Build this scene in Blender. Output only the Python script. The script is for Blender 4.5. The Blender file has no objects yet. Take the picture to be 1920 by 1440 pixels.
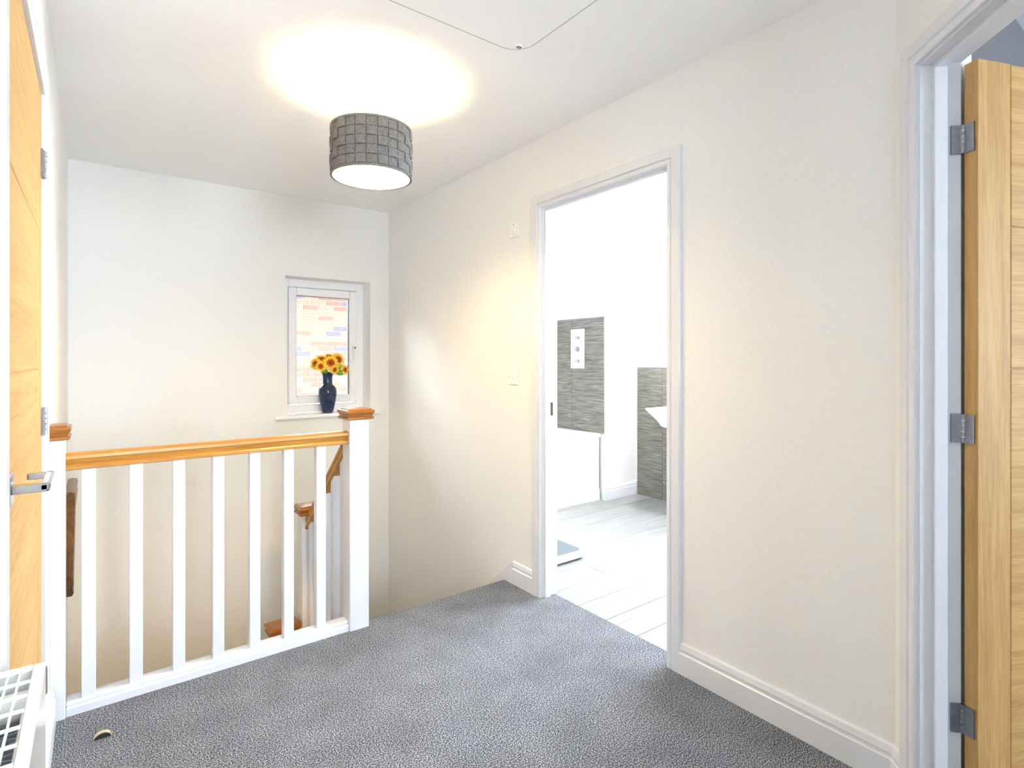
import bpy, bmesh, math, random
from mathutils import Vector, Matrix
random.seed(7)
SC = bpy.context.scene
COL = SC.collection
R = math.radians
CEIL = 2.405          # ceiling height
XA = 1.865            # plane of the right wall
XL = -0.125           # plane of the left wall
YB = 4.10             # plane of the back (window) wall
PC = (1.865, 0.613)   # where the right wall meets the 45 degree wall
FLO = -2.6            # floor of the storey below

# ------------------------------------------------------------------ camera
cam_d = bpy.data.cameras.new('camera')
cam = bpy.data.objects.new('camera', cam_d); COL.objects.link(cam)
cam.location = (0, 0, 1.25)
cam.rotation_euler = (R(90), 0, -math.atan(782 / 1036))
cam_d.sensor_width = 36
cam_d.lens = 1036 / 1920 * 36
cam_d.shift_y = -48 / 1920
cam_d.clip_start = 0.02
SC.camera = cam
# ------------------------------------------------------------------ world, exposure
SKY = 9.0
w = bpy.data.worlds.new('sky'); SC.world = w; w.use_nodes = True
bg = w.node_tree.nodes['Background']
bg.inputs[0].default_value = (0.78, 0.89, 1.0, 1)
bg.inputs[1].default_value = SKY
SC.view_settings.view_transform = 'Standard'
SC.view_settings.look = 'None'
SC.view_settings.gamma = 1
SC.view_settings.use_curve_mapping = False
SC.view_settings.exposure = 2.2
try:
    SC.cycles.use_denoising = True
    SC.cycles.max_bounces = 14
    SC.cycles.diffuse_bounces = 9
    SC.cycles.transparent_max_bounces = 12
    SC.cycles.sample_clamp_indirect = 6
    SC.cycles.caustics_reflective = False
    SC.cycles.caustics_refractive = False
except Exception:
    pass

def portal(loc, rot, sx, sy):
    # marks a window opening for the sky sampler; gives no light of its own
    l = bpy.data.lights.new('window_portal', 'AREA'); l.shape = 'RECTANGLE'; l.size = sx; l.size_y = sy
    o = bpy.data.objects.new('window_portal', l); COL.objects.link(o)
    o.location = loc; o.rotation_euler = rot
    l.cycles.is_portal = True
    return o
portal((1.397, 4.33, 1.34), (R(-90), 0, 0), 0.63, 1.0)          # landing window, looks to -Y
portal((4.17, 1.85, 1.50), (R(90), 0, R(90)), 1.50, 1.40)       # bathroom window, looks to -X
portal((0.45, -1.63, 1.55), (R(90), 0, 0), 0.90, 1.1)           # window added at the near end of the hall for fill light
portal((2.9, -2.63, 1.45), (R(90), 0, 0), 1.0, 1.3)             # bedroom window added for fill light

# ------------------------------------------------------------------ materials
def mat(name, col, rough=0.5, metal=0.0, spec=0.5):
    m = bpy.data.materials.new(name); m.use_nodes = True
    p = m.node_tree.nodes['Principled BSDF']
    p.inputs['Base Color'].default_value = (*col, 1)
    p.inputs['Roughness'].default_value = rough
    p.inputs['Metallic'].default_value = metal
    p.inputs['Specular IOR Level'].default_value = spec
    return m
def nodes(m):
    t = m.node_tree
    return t, t.nodes, t.links, t.nodes['Principled BSDF']
def noisy(name, c1, c2, scale=(30, 30, 30), rough=0.6, bump=0.1, dist=0.002, detail=4, lo=0.35, hi=0.65, metal=0.0, nscale=1.0, spec=0.5, distort=0.0, world=False):
    m = mat(name, c1, rough, metal, spec); t, n, l, p = nodes(m)
    if world:
        g = n.new('ShaderNodeNewGeometry'); src = g.outputs['Position']
    else:
        tc = n.new('ShaderNodeTexCoord'); src = tc.outputs['Object']
    oi = n.new('ShaderNodeObjectInfo')
    ad = n.new('ShaderNodeVectorMath'); ad.operation = 'ADD'
    sc_ = n.new('ShaderNodeVectorMath'); sc_.operation = 'SCALE'; sc_.inputs[3].default_value = 0 if world else 7.3
    l.new(oi.outputs['Random'], sc_.inputs[0]); 
    l.new(src, ad.inputs[0]); l.new(sc_.outputs[0], ad.inputs[1])
    mp = n.new('ShaderNodeMapping'); mp.inputs['Scale'].default_value = scale
    l.new(ad.outputs[0], mp.inputs['Vector'])
    no = n.new('ShaderNodeTexNoise'); no.inputs['Scale'].default_value = nscale; no.inputs['Detail'].default_value = detail
    no.inputs['Distortion'].default_value = distort
    l.new(mp.outputs[0], no.inputs['Vector'])
    cr = n.new('ShaderNodeValToRGB')
    cr.color_ramp.elements[0].position = lo; cr.color_ramp.elements[0].color = (*c1, 1)
    cr.color_ramp.elements[1].position = hi; cr.color_ramp.elements[1].color = (*c2, 1)
    l.new(no.outputs['Fac'], cr.inputs[0]); l.new(cr.outputs[0], p.inputs['Base Color'])
    if bump:
        b = n.new('ShaderNodeBump'); b.inputs['Strength'].default_value = bump; b.inputs['Distance'].default_value = dist
        l.new(no.outputs['Fac'], b.inputs['Height']); l.new(b.outputs[0], p.inputs['Normal'])
    return m
def wood(name, dark, light, axis, rough=0.38, k=1.0):
    # grain lines stretched along one axis, plus broader figure
    m = mat(name, light, rough); t, n, l, p = nodes(m)
    tc = n.new('ShaderNodeTexCoord'); oi = n.new('ShaderNodeObjectInfo')
    ad = n.new('ShaderNodeVectorMath'); ad.operation = 'ADD'
    sc_ = n.new('ShaderNodeVectorMath'); sc_.operation = 'SCALE'; sc_.inputs[3].default_value = 11.0
    l.new(oi.outputs['Random'], sc_.inputs[0]); l.new(tc.outputs['Object'], ad.inputs[0]); l.new(sc_.outputs[0], ad.inputs[1])
    s = [1, 1, 1]; s[axis] = 0.05
    def layer(scale, detail, dist):
        mp = n.new('ShaderNodeMapping'); mp.inputs['Scale'].default_value = tuple(scale * k * v for v in s)
        l.new(ad.outputs[0], mp.inputs['Vector'])
        no = n.new('ShaderNodeTexNoise'); no.inputs['Scale'].default_value = 1; no.inputs['Detail'].default_value = detail
        no.inputs['Distortion'].default_value = dist
        l.new(mp.outputs[0], no.inputs['Vector']); return no.outputs['Fac']
    a = layer(260, 5, 0.2); b = layer(26, 3, 1.2)
    mx = n.new('ShaderNodeMix'); mx.data_type = 'FLOAT'; mx.inputs[0].default_value = 0.55
    l.new(a, mx.inputs[2]); l.new(b, mx.inputs[3])
    cr = n.new('ShaderNodeValToRGB')
    cr.color_ramp.elements[0].position = 0.36; cr.color_ramp.elements[0].color = (*dark, 1)
    cr.color_ramp.elements[1].position = 0.60; cr.color_ramp.elements[1].color = (*light, 1)
    l.new(mx.outputs[0], cr.inputs[0]); l.new(cr.outputs[0], p.inputs['Base Color'])
    bp = n.new('ShaderNodeBump'); bp.inputs['Strength'].default_value = 0.12; bp.inputs['Distance'].default_value = 0.001
    l.new(a, bp.inputs['Height']); l.new(bp.outputs[0], p.inputs['Normal'])
    return m

M = {}
M['wall'] = noisy('white_wall_paint', (0.80, 0.796, 0.782), (0.82, 0.816, 0.802), (60, 60, 60), 0.75, 0.03, 0.001, spec=0.25, world=True)
M['ceil'] = noisy('white_ceiling_paint', (0.90, 0.90, 0.90), (0.915, 0.915, 0.915), (50, 50, 50), 0.85, 0.03, 0.001, spec=0.2, world=True)
M['gloss'] = noisy('white_gloss_paint', (0.70, 0.715, 0.76), (0.72, 0.735, 0.78), (8, 8, 8), 0.30, 0.0)
M['grey_wall'] = noisy('grey_wall_paint', (0.175, 0.17, 0.185), (0.19, 0.185, 0.20), (60, 60, 60), 0.8, 0.03, 0.001, world=True)
M['plastic'] = mat('white_plastic', (0.84, 0.83, 0.81), 0.3)
M['upvc'] = mat('white_window_plastic', (0.88, 0.89, 0.92), 0.25)
M['enamel'] = mat('white_enamel', (0.88, 0.89, 0.90), 0.15)
M['ceramic'] = mat('white_ceramic', (0.9, 0.9, 0.9), 0.08)
M['chrome'] = mat('chrome', (0.52, 0.54, 0.58), 0.12, 1.0)
M['steel'] = noisy('brushed_steel', (0.30, 0.31, 0.34), (0.36, 0.37, 0.40), (60, 60, 60), 0.4, 0.0, metal=1.0)
M['brass'] = mat('pale_brass', (0.80, 0.66, 0.40), 0.35, 0.8)
M['black'] = mat('black_recess', (0.01, 0.01, 0.012), 0.6)
M['rubber'] = mat('dark_rubber', (0.02, 0.025, 0.03), 0.5)
M['groove'] = mat('dark_groove', (0.25, 0.25, 0.25), 0.8)  # flat grey for tile joints, sash gap and key slots
M['gap'] = mat('dark_gap', (0.06, 0.06, 0.06), 0.9)
M['hatch_gap'] = mat('grey_gap', (0.30, 0.30, 0.30), 0.9)
OD, OL = (0.45, 0.245, 0.075), (0.60, 0.365, 0.13)
M['oak_z'] = wood('oak_vertical_grain', OD, OL, 2, 0.55)
M['oak_x'] = wood('oak_horizontal_grain', OD, OL, 0, 0.55)
M['oak_y'] = wood('oak_lengthwise_grain', OD, OL, 1)
RD, RL = (0.34, 0.135, 0.018), (0.56, 0.27, 0.05)
M['rail_x'] = wood('varnished_oak_grain_x', RD, RL, 0, 0.3)
M['rail_y'] = wood('varnished_oak_grain_y', RD, RL, 1, 0.3)
M['rail_dark'] = wood('dark_varnished_oak', (0.05, 0.018, 0.005), (0.19, 0.075, 0.018), 1, 0.3)
M['cap'] = wood('varnished_oak_cap', (0.22, 0.072, 0.010), (0.38, 0.145, 0.024), 0, 0.28)
M['felt'] = noisy('grey_felt', (0.11, 0.105, 0.10), (0.235, 0.225, 0.215), (260, 260, 260), 0.95, 0.5, 0.002, spec=0.1)
M['shade_in'] = mat('white_shade_lining', (0.9, 0.87, 0.8), 0.8)
M['vase'] = noisy('dark_blue_glaze', (0.008, 0.014, 0.045), (0.03, 0.06, 0.15), (14, 14, 26), 0.08, 0.0, lo=0.4, hi=0.75, detail=6)
M['leaf'] = noisy('green_leaf', (0.06, 0.22, 0.02), (0.18, 0.42, 0.05), (60, 60, 60), 0.5, 0.1)
M['petal'] = noisy('yellow_petal', (0.78, 0.44, 0.012), (0.92, 0.62, 0.03), (60, 60, 60), 0.6, 0.1)
M['petal_in'] = noisy('orange_petal_base', (0.50, 0.06, 0.006), (0.65, 0.15, 0.01), (80, 80, 80), 0.6, 0.1)
M['seedhead'] = noisy('brown_flower_centre', (0.06, 0.02, 0.008), (0.42, 0.13, 0.02), (400, 400, 400), 0.9, 0.6)
M['scale_top'] = noisy('grey_blue_mat', (0.10, 0.125, 0.14), (0.14, 0.165, 0.18), (300, 300, 300), 0.6, 0.3, 0.001)
M['fin'] = mat('grey_convector', (0.32, 0.37, 0.42), 0.4, 0.2)
M['ground'] = noisy('darkened_tarmac', (0.10, 0.10, 0.10), (0.16, 0.155, 0.15), (9, 9, 9), 0.9, 0.2)  # darkened for the shade between the houses, so less light bounces onto the bricks
M['mortar'] = noisy('pale_mortar', (0.15, 0.14, 0.13), (0.19, 0.178, 0.165), (40, 40, 40), 0.95, 0.3, 0.004)
M['brick_a'] = noisy('orange_brick', (0.115, 0.055, 0.033), (0.15, 0.078, 0.05), (60, 60, 60), 0.9, 0.4, 0.003)
M['brick_b'] = noisy('pale_orange_brick', (0.14, 0.084, 0.054), (0.175, 0.112, 0.076), (60, 60, 60), 0.9, 0.4, 0.003)
M['brick_c'] = noisy('violet_grey_brick', (0.06, 0.048, 0.057), (0.10, 0.08, 0.09), (60, 60, 60), 0.9, 0.4, 0.003)

def carpet_mat():
    m = mat('grey_twist_carpet', (0.2, 0.2, 0.21), 1.0, 0, 0.1); t, n, l, p = nodes(m)
    g = n.new('ShaderNodeNewGeometry')
    def no(s, d):
        x = n.new('ShaderNodeTexNoise'); x.inputs['Scale'].default_value = s; x.inputs['Detail'].default_value = d
        l.new(g.outputs['Position'], x.inputs['Vector']); return x.outputs['Fac']
    a = no(240, 2); b = no(5, 3)
    cr = n.new('ShaderNodeValToRGB'); e = cr.color_ramp.elements
    e[0].position = 0.40; e[0].color = (0.050, 0.053, 0.064, 1)
    e[1].position = 0.62; e[1].color = (0.50, 0.53, 0.60, 1)
    mid = e.new(0.5); mid.color = (0.17, 0.18, 0.205, 1)
    l.new(a, cr.inputs[0])
    c2 = n.new('ShaderNodeValToRGB'); e = c2.color_ramp.elements
    e[0].position = 0.35; e[0].color = (0.80, 0.80, 0.80, 1); e[1].position = 0.65; e[1].color = (1, 1, 1, 1)
    l.new(b, c2.inputs[0])
    mx = n.new('ShaderNodeMix'); mx.data_type = 'RGBA'; mx.blend_type = 'MULTIPLY'; mx.inputs[0].default_value = 1
    l.new(cr.outputs[0], mx.inputs[6]); l.new(c2.outputs[0], mx.inputs[7]); l.new(mx.outputs[2], p.inputs['Base Color'])
    bp = n.new('ShaderNodeBump'); bp.inputs['Strength'].default_value = 0.9; bp.inputs['Distance'].default_value = 0.006
    l.new(a, bp.inputs['Height']); l.new(bp.outputs[0], p.inputs['Normal'])
    return m
M['carpet'] = carpet_mat()
def tile_mat():
    m = mat('grasscloth_wall_tile', (0.3, 0.3, 0.28), 0.35); t, n, l, p = nodes(m)
    tc = n.new('ShaderNodeTexCoord'); oi = n.new('ShaderNodeObjectInfo')
    ad = n.new('ShaderNodeVectorMath'); ad.operation = 'ADD'
    sc_ = n.new('ShaderNodeVectorMath'); sc_.operation = 'SCALE'; sc_.inputs[3].default_value = 3.0
    l.new(oi.outputs['Random'], sc_.inputs[0]); l.new(tc.outputs['Object'], ad.inputs[0]); l.new(sc_.outputs[0], ad.inputs[1])
    mp = n.new('ShaderNodeMapping'); mp.inputs['Scale'].default_value = (6, 6, 190)
    l.new(ad.outputs[0], mp.inputs['Vector'])
    no = n.new('ShaderNodeTexNoise'); no.inputs['Scale'].default_value = 1; no.inputs['Detail'].default_value = 4
    no.inputs['Distortion'].default_value = 0.6
    l.new(mp.outputs[0], no.inputs['Vector'])
    cr = n.new('ShaderNodeValToRGB'); e = cr.color_ramp.elements
    e[0].position = 0.36; e[0].color = (0.078, 0.074, 0.060, 1); e[1].position = 0.64; e[1].color = (0.265, 0.25, 0.215, 1)
    l.new(no.outputs['Fac'], cr.inputs[0]); l.new(cr.outputs[0], p.inputs['Base Color'])
    bp = n.new('ShaderNodeBump'); bp.inputs['Strength'].default_value = 0.4; bp.inputs['Distance'].default_value = 0.002
    l.new(no.outputs['Fac'], bp.inputs['Height']); l.new(bp.outputs[0], p.inputs['Normal'])
    return m
M['tile'] = tile_mat()
M['plank'] = noisy('white_washed_wood_plank', (0.235, 0.235, 0.23), (0.325, 0.328, 0.33), (2.2, 26, 26), 0.35, 0.15, 0.001, detail=5, lo=0.25, hi=0.6, distort=0.8)
def glass_mat():
    m = bpy.data.materials.new('window_glass'); m.use_nodes = True
    t = m.node_tree; n = t.nodes; l = t.links; n.clear()
    o = n.new('ShaderNodeOutputMaterial'); mx = n.new('ShaderNodeMixShader'); tr = n.new('ShaderNodeBsdfTransparent')
    gl = n.new('ShaderNodeBsdfGlossy'); gl.inputs['Roughness'].default_value = 0.02
    fr = n.new('ShaderNodeFresnel'); fr.inputs[0].default_value = 1.45
    tr.inputs[0].default_value = (0.96, 0.98, 0.98, 1)
    l.new(fr.outputs[0], mx.inputs[0]); l.new(tr.outputs[0], mx.inputs[1]); l.new(gl.outputs[0], mx.inputs[2]); l.new(mx.outputs[0], o.inputs[0])
    return m
M['glass'] = glass_mat()
def bulb_mat():
    m = mat('lit_bulb', (1, 0.8, 0.5), 0.5); p = m.node_tree.nodes['Principled BSDF']
    p.inputs['Emission Color'].default_value = (1, 0.72, 0.38, 1); p.inputs['Emission Strength'].default_value = 60
    return m
M['bulb'] = bulb_mat()
M['globe'] = bulb_mat(); M['globe'].name = 'lit_globe'
M['globe'].node_tree.nodes['Principled BSDF'].inputs['Emission Color'].default_value = (1, .66, .34, 1)
M['globe'].node_tree.nodes['Principled BSDF'].inputs['Emission Strength'].default_value = 13
M['lens'] = bulb_mat(); M['lens'].name = 'fill_lens'  # glowing face of the added fill downlight
M['lens'].node_tree.nodes['Principled BSDF'].inputs['Emission Color'].default_value = (1, .95, .88, 1)
def brick_wall_mat():
    m = mat('distant_brickwork', (0.6, 0.4, 0.3), 0.9); t, n, l, p = nodes(m)
    g = n.new('ShaderNodeNewGeometry'); mp = n.new('ShaderNodeMapping'); mp.inputs['Rotation'].default_value = (R(-90), 0, 0)
    b = n.new('ShaderNodeTexBrick'); b.inputs['Scale'].default_value = 1; b.inputs['Brick Width'].default_value = 0.225
    b.inputs['Row Height'].default_value = 0.075; b.inputs['Mortar Size'].default_value = 0.005
    b.inputs['Color1'].default_value = (0.30, 0.17, 0.11, 1); b.inputs['Color2'].default_value = (0.24, 0.13, 0.10, 1)
    b.inputs['Mortar'].default_value = (0.30, 0.28, 0.26, 1)
    l.new(g.outputs['Position'], mp.inputs[0]); l.new(mp.outputs[0], b.inputs[0]); l.new(b.outputs[0], p.inputs['Base Color'])
    return m
M['brickwork'] = brick_wall_mat()

# ------------------------------------------------------------------ geometry helpers
class MB:
    def __init__(s, T=None): s.bm = bmesh.new(); s.T = T
    def P(s, v):
        v = Vector(v); return s.T @ v if s.T else v
    def box(s, x0, y0, z0, x1, y1, z1, bev=0.0, seg=1):
        r = bmesh.ops.create_cube(s.bm, size=1.0)
        vs = r['verts']
        for v in vs:
            v.co = Vector((x0 + (v.co.x + .5) * (x1 - x0), y0 + (v.co.y + .5) * (y1 - y0), z0 + (v.co.z + .5) * (z1 - z0)))
        if bev:
            es = list({e for v in vs for e in v.link_edges})
            rr = bmesh.ops.bevel(s.bm, geom=es, offset=bev, segments=seg, affect='EDGES', profile=0.5)
            vs = list({v for v in rr['verts']} | {v for v in vs if v.is_valid})
        if s.T:
            for v in vs: v.co = s.T @ v.co
        return s
    def sweep(s, prof_pts):
        """prof_pts: list of rings (each a list of points); lofts them and caps the ends"""
        rings = [[s.bm.verts.new(s.P(p)) for p in r] for r in prof_pts]
        n = len(rings[0])
        for a, b in zip(rings, rings[1:]):
            for i in range(n):
                j = (i + 1) % n
                try: s.bm.faces.new((a[i], a[j], b[j], b[i]))
                except ValueError: pass
        s.bm.faces.new(rings[0][::-1]); s.bm.faces.new(rings[-1])
        return s
    def poly(s, pts, axis, a, b):
        """polygon pts (2-D) extruded along axis from a to b"""
        def mk(p, t):
            q = list(p); q.insert(axis, t); return q
        return s.sweep([[mk(p, a) for p in pts], [mk(p, b) for p in pts]])
    def lathe(s, prof, c, seg=32, axis='z', close=False):
        rings = []
        for (r, h) in prof:
            ring = []
            for i in range(seg):
                t = 2 * math.pi * i / seg; x, y = r * math.cos(t), r * math.sin(t)
                p = {'z': (x, y, h), 'x': (h, x, y), 'y': (y, h, x)}[axis]
                ring.append(s.bm.verts.new(s.P(Vector(c) + Vector(p))))
            rings.append(ring)
        prs = list(zip(rings, rings[1:]))
        if close: prs.append((rings[-1], rings[0]))
        for a, b in prs:
            for i in range(seg):
                j = (i + 1) % seg; s.bm.faces.new((a[i], a[j], b[j], b[i]))
        if not close:
            for rg, rv in ((rings[0], True), (rings[-1], False)):
                s.bm.faces.new(rg[::-1] if rv else rg)
        return s
    def tube(s, pts, r, seg=10):
        pts = [Vector(p) for p in pts]; rings = []
        up = Vector((0, 0, 1))
        for i, p in enumerate(pts):
            d = (pts[min(i + 1, len(pts) - 1)] - pts[max(i - 1, 0)]).normalized()
            a = d.cross(up)
            if a.length < 1e-3: a = d.cross(Vector((1, 0, 0)))
            a.normalize(); b = d.cross(a)
            rings.append([p + a * r * math.cos(2 * math.pi * k / seg) + b * r * math.sin(2 * math.pi * k / seg) for k in range(seg)])
        return s.sweep(rings)
    def ball(s, c, r, sc=(1, 1, 1), u=16, v=10):
        rr = bmesh.ops.create_uvsphere(s.bm, u_segments=u, v_segments=v, radius=r)
        for q in rr['verts']: q.co = s.P(Vector((q.co.x * sc[0], q.co.y * sc[1], q.co.z * sc[2])) + Vector(c))
        return s
WL = {}
def build(name, mb, m, parent=None, kind=None, label=None, cat=None, group=None, smooth=False, rot=0.0, mats=None):
    bm = mb.bm
    bmesh.ops.recalc_face_normals(bm, faces=bm.faces[:])
    Ri = Matrix.Rotation(-rot, 4, 'Z')
    lo = Vector((1e9,) * 3); hi = -lo
    for v in bm.verts:
        for k in range(3): lo[k] = min(lo[k], v.co[k]); hi[k] = max(hi[k], v.co[k])
    c = (lo + hi) / 2
    for v in bm.verts: v.co = Ri @ (v.co - c)
    if smooth:
        for f in bm.faces: f.smooth = True
    me = bpy.data.meshes.new(name); bm.to_mesh(me); bm.free()
    me.materials.append(m)
    if smooth: me.set_sharp_from_angle(angle=R(38))
    o = bpy.data.objects.new(name, me); COL.objects.link(o)
    WL[o.name] = (c, rot)
    if parent:
        pc, pr = WL[parent.name]
        o.parent = parent
        o.location = Matrix.Rotation(-pr, 4, 'Z') @ (c - pc); o.rotation_euler = (0, 0, rot - pr)
    else:
        o.location = c; o.rotation_euler = (0, 0, rot)
    if kind: o['kind'] = kind
    if label: o['label'] = label
    if cat: o['category'] = cat
    if group: o['group'] = group
    return o
def thing(name, loc, label, cat, group=None, kind=None):
    o = bpy.data.objects.new(name, None); COL.objects.link(o); o.location = loc; o.empty_display_size = 0.1
    WL[o.name] = (Vector(loc), 0.0)
    o['label'] = label; o['category'] = cat
    if group: o['group'] = group
    if kind: o['kind'] = kind
    return o
def B(*a, **k): return MB().box(*a, **k)
def frame(px, py, xdir):
    """local frame: x along the wall, y into the wall, z up"""
    xd = Vector((xdir[0], xdir[1], 0)).normalized(); yd = Vector((-xd.y, xd.x, 0))
    return Matrix(((xd.x, yd.x, 0, px), (xd.y, yd.y, 0, py), (0, 0, 1, 0), (0, 0, 0, 1)))
FA = frame(XA, 0, (0, -1))            # right wall, local x = -Y, local y = +X
FL = frame(XL, 0, (0, 1))             # left wall, local x = +Y, local y = -X
FC = frame(PC[0], PC[1], (-1, -1))    # angled wall
S = 'structure'

# ------------------------------------------------------------------ room shell
# bathroom doorway in the right wall: Y 1.412..2.218 ; left door Y 1.17..2.07 ; angled wall door s 0.121..0.883
YA0, YA1, HA = 1.418, 2.206, 2.03
LY0, LY1, HL = 1.20, 2.055, 2.0
CS0, CS1, HC = 0.121, 0.888, 2.042
DA, DL, DC = 0.095, 0.10, 0.10
LN = 0.03                              # lining thickness
m = MB()
m.box(XA, YA1 + LN, FLO, XA + DA, YB + .12, CEIL)
m.box(XA, .46, -.25, XA + DA, YA0 - LN, CEIL)
m.box(XA, YA0 - LN, HA + LN, XA + DA, YA1 + LN, CEIL)
m.box(XA, YA0 - LN, -.25, XA + DA, YA1 + LN, -.012)
build('wall_right', m, M['wall'], kind=S, label='long white right wall with the bathroom doorway in it', cat='wall')
m = MB()
m.box(XL - .12, -1.6, -.25, XL, LY0 - LN, CEIL)
m.box(XL - .12, LY1 + LN, FLO, XL, YB + .12, CEIL)
m.box(XL - .12, LY0 - LN, HL + LN, XL, LY1 + LN, CEIL)
m.box(XL - .12, LY0 - LN, -.25, XL, LY1 + LN, -.012)
build('wall_left', m, M['wall'], kind=S, label='white left wall holding the closed oak door', cat='wall')
WX0, WX1, WZ0, WZ1 = 1.080, 1.713, 0.842, 1.842
m = MB()
m.box(XL - .12, YB, FLO, WX0, YB + .28, CEIL)
m.box(WX1, YB, FLO, XA + DA, YB + .28, CEIL)
m.box(WX0, YB, FLO, WX1, YB + .28, WZ0 - .025)
m.box(WX0, YB, WZ1, WX1, YB + .28, CEIL)
build('wall_back', m, M['wall'], kind=S, label='white back wall of the stairwell with the small window', cat='wall')
m = MB(FC)
m.box(0, 0, -.25, CS0 - LN, DC, CEIL)
m.box(CS1 + LN, 0, -.25, 1.13, DC, CEIL)
m.box(CS0 - LN, 0, HC + LN, CS1 + LN, DC, CEIL)
m.box(CS0 - LN, 0, -.25, CS1 + LN, DC, -.012)
build('wall_angled', m, M['wall'], kind=S, label='short angled white wall around the open oak door', cat='wall')
sx, sy = FC @ Vector((1.10, 0, 0)).xy.to_3d() if False else (FC @ Vector((1.10, 0, 0))).xy
m = MB(); m.box(sx, -1.6, -.25, sx + .1, sy, CEIL)
build('wall_near', m, M['wall'], kind=S, label='white hall wall beyond the angled wall, behind the camera', cat='wall')
m = MB()
m.box(XL - .12, -1.7, -.25, .0, -1.6, CEIL); m.box(.90, -1.7, -.25, sx + .1, -1.6, CEIL)
m.box(.0, -1.7, -.25, .90, -1.6, 1.0); m.box(.0, -1.7, 2.1, .90, -1.6, CEIL)
build('wall_rear', m, M['wall'], kind=S, label='rear hall wall with an added tall window, behind the camera', cat='wall')
# ceiling over everything
m = MB(); m.box(XL - .4, -2.8, CEIL, 4.6, YB + .4, CEIL + .2)
build('ceiling', m, M['ceil'], kind=S, label='flat white ceiling', cat='ceiling')
# landing floor (carpet), wraps the top nosing
m = MB()
m.poly([(XL - .12, -1.7), (sx + .1, -1.7), (sx + .1, -.25), (1.93, .46), (1.945, .46), (1.945, 2.49), (.97, 2.49), (.97, 2.54), (XL - .12, 2.54)], 2, -.22, 0)
m.poly([(2.49, -.20), (2.495, -.20), (2.498, -.03), (2.522, -.03), (2.528, -.016), (2.522, -.002), (2.512, 0.0), (2.49, 0.0)], 0, 1.00, XA)
build('floor', m, M['carpet'], kind=S, label='grey speckled twist-pile carpet of the landing', cat='carpet')
m = MB(); m.box(XL - .12, .6, FLO - .1, XA + DA, YB + .28, FLO)
build('floor', m, M['carpet'], kind=S, label='carpeted floor of the storey below the stairs', cat='floor')
m = MB(); m.box(XL - .12, .5, FLO, XA + DA, .6, -.22)
build('wall_lower', m, M['wall'], kind=S, label='white wall of the storey below, under the landing', cat='wall')
m = MB(); m.box(XA, .5, FLO, XA + .1, 2.3, -.25); m.box(XL - .12, .5, FLO, XL, 2.1, -.25)
build('wall_lower', m, M['wall'], kind=S, label='white side walls of the storey below the landing', cat='wall')

# bathroom and bedroom shells
BX1, BY0 = 4.0, 1.0
m = MB()
m.box(BX1, .5, -.25, BX1 + .15, 1.1, CEIL); m.box(BX1, 2.6, -.25, BX1 + .15, 4.4, CEIL)
m.box(BX1, 1.1, -.25, BX1 + .15, 2.6, .8); m.box(BX1, 1.1, 2.2, BX1 + .15, 2.6, CEIL)
build('wall_bathroom_end', m, M['wall'], kind=S, label='white end wall of the bathroom behind the basin', cat='wall')
m = MB(); m.box(XA + DA, 4.22, -.25, 4.15, 4.38, CEIL)
build('wall_bathroom_back', m, M['wall'], kind=S, label='white bathroom wall along the bath', cat='wall')
m = MB(); m.box(XA + DA, .475, -.25, 4.5, BY0, CEIL)
pw = build('wall_partition', m, M['wall'], kind=S, label='wall between bathroom and bedroom', cat='wall')
m = MB(); m.box(1.905, .468, -.02, 4.5, .475, CEIL)
build('grey_paint_face', m, M['grey_wall'], parent=pw, label='dark grey painted bedroom side of the wall')
m = MB()
m.box(4.5, -2.6, -.25, 4.6, .48, CEIL)
build('wall_bedroom_far', m, M['grey_wall'], kind=S, label='dark grey far bedroom wall', cat='wall')
m = MB()
m.box(sx, -2.7, -.25, 2.4, -2.6, CEIL); m.box(3.4, -2.7, -.25, 4.6, -2.6, CEIL)
m.box(2.4, -2.7, -.25, 3.4, -2.6, .8); m.box(2.4, -2.7, 2.1, 3.4, -2.6, CEIL)
m.box(sx, -2.6, -.25, sx + .1, -1.7, CEIL)
build('wall_bedroom_window', m, M['wall'], kind=S, label='bedroom wall with an added wide window, out of view', cat='wall')
m = MB(); m.poly([(sx + .1, -2.6), (4.5, -2.6), (4.5, .475), (1.945, .475), (1.93, .46), (sx + .1, -.25)], 2, -.2, -.001)
build('floor', m, M['carpet'], kind=S, label='grey carpet of the bedroom behind the angled wall', cat='carpet')

# ------------------------------------------------------------------ bathroom plank floor (each plank a piece)
bf = build('floor', B(1.945, .9, -.2, 4.05, 4.3, -.006), M['gap'], kind=S, label='white wood-effect plank floor of the bathroom', cat='floor')
ends = {5: [2.795], 6: [2.368, 3.40], 7: [2.85], 8: [2.765, 3.6], 9: [2.95], 4: [2.62], 3: [2.9], 2: [2.5, 3.7], 1: [3.1], 0: [2.6, 3.6], 10: [2.9], 11: [3.4], 12: [2.5], 13: [3.0], 14: [2.4]}
for k in range(17):
    y0 = 2.030 + (k - 5) * .1915; y1 = y0 + .1915
    if y1 < .98 or y0 > 3.9: continue
    xs = [1.946] + ends.get(k, [3.2]) + [4.0]
    for a, b in zip(xs, xs[1:]):
        z = random.uniform(-.0004, .0004)
        build('plank', MB().box(a + .0014, max(y0, 1.0) + .0018, -.008, b - .0014, y1 - .0018, z, bev=.0014), M['plank'], parent=bf)

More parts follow.
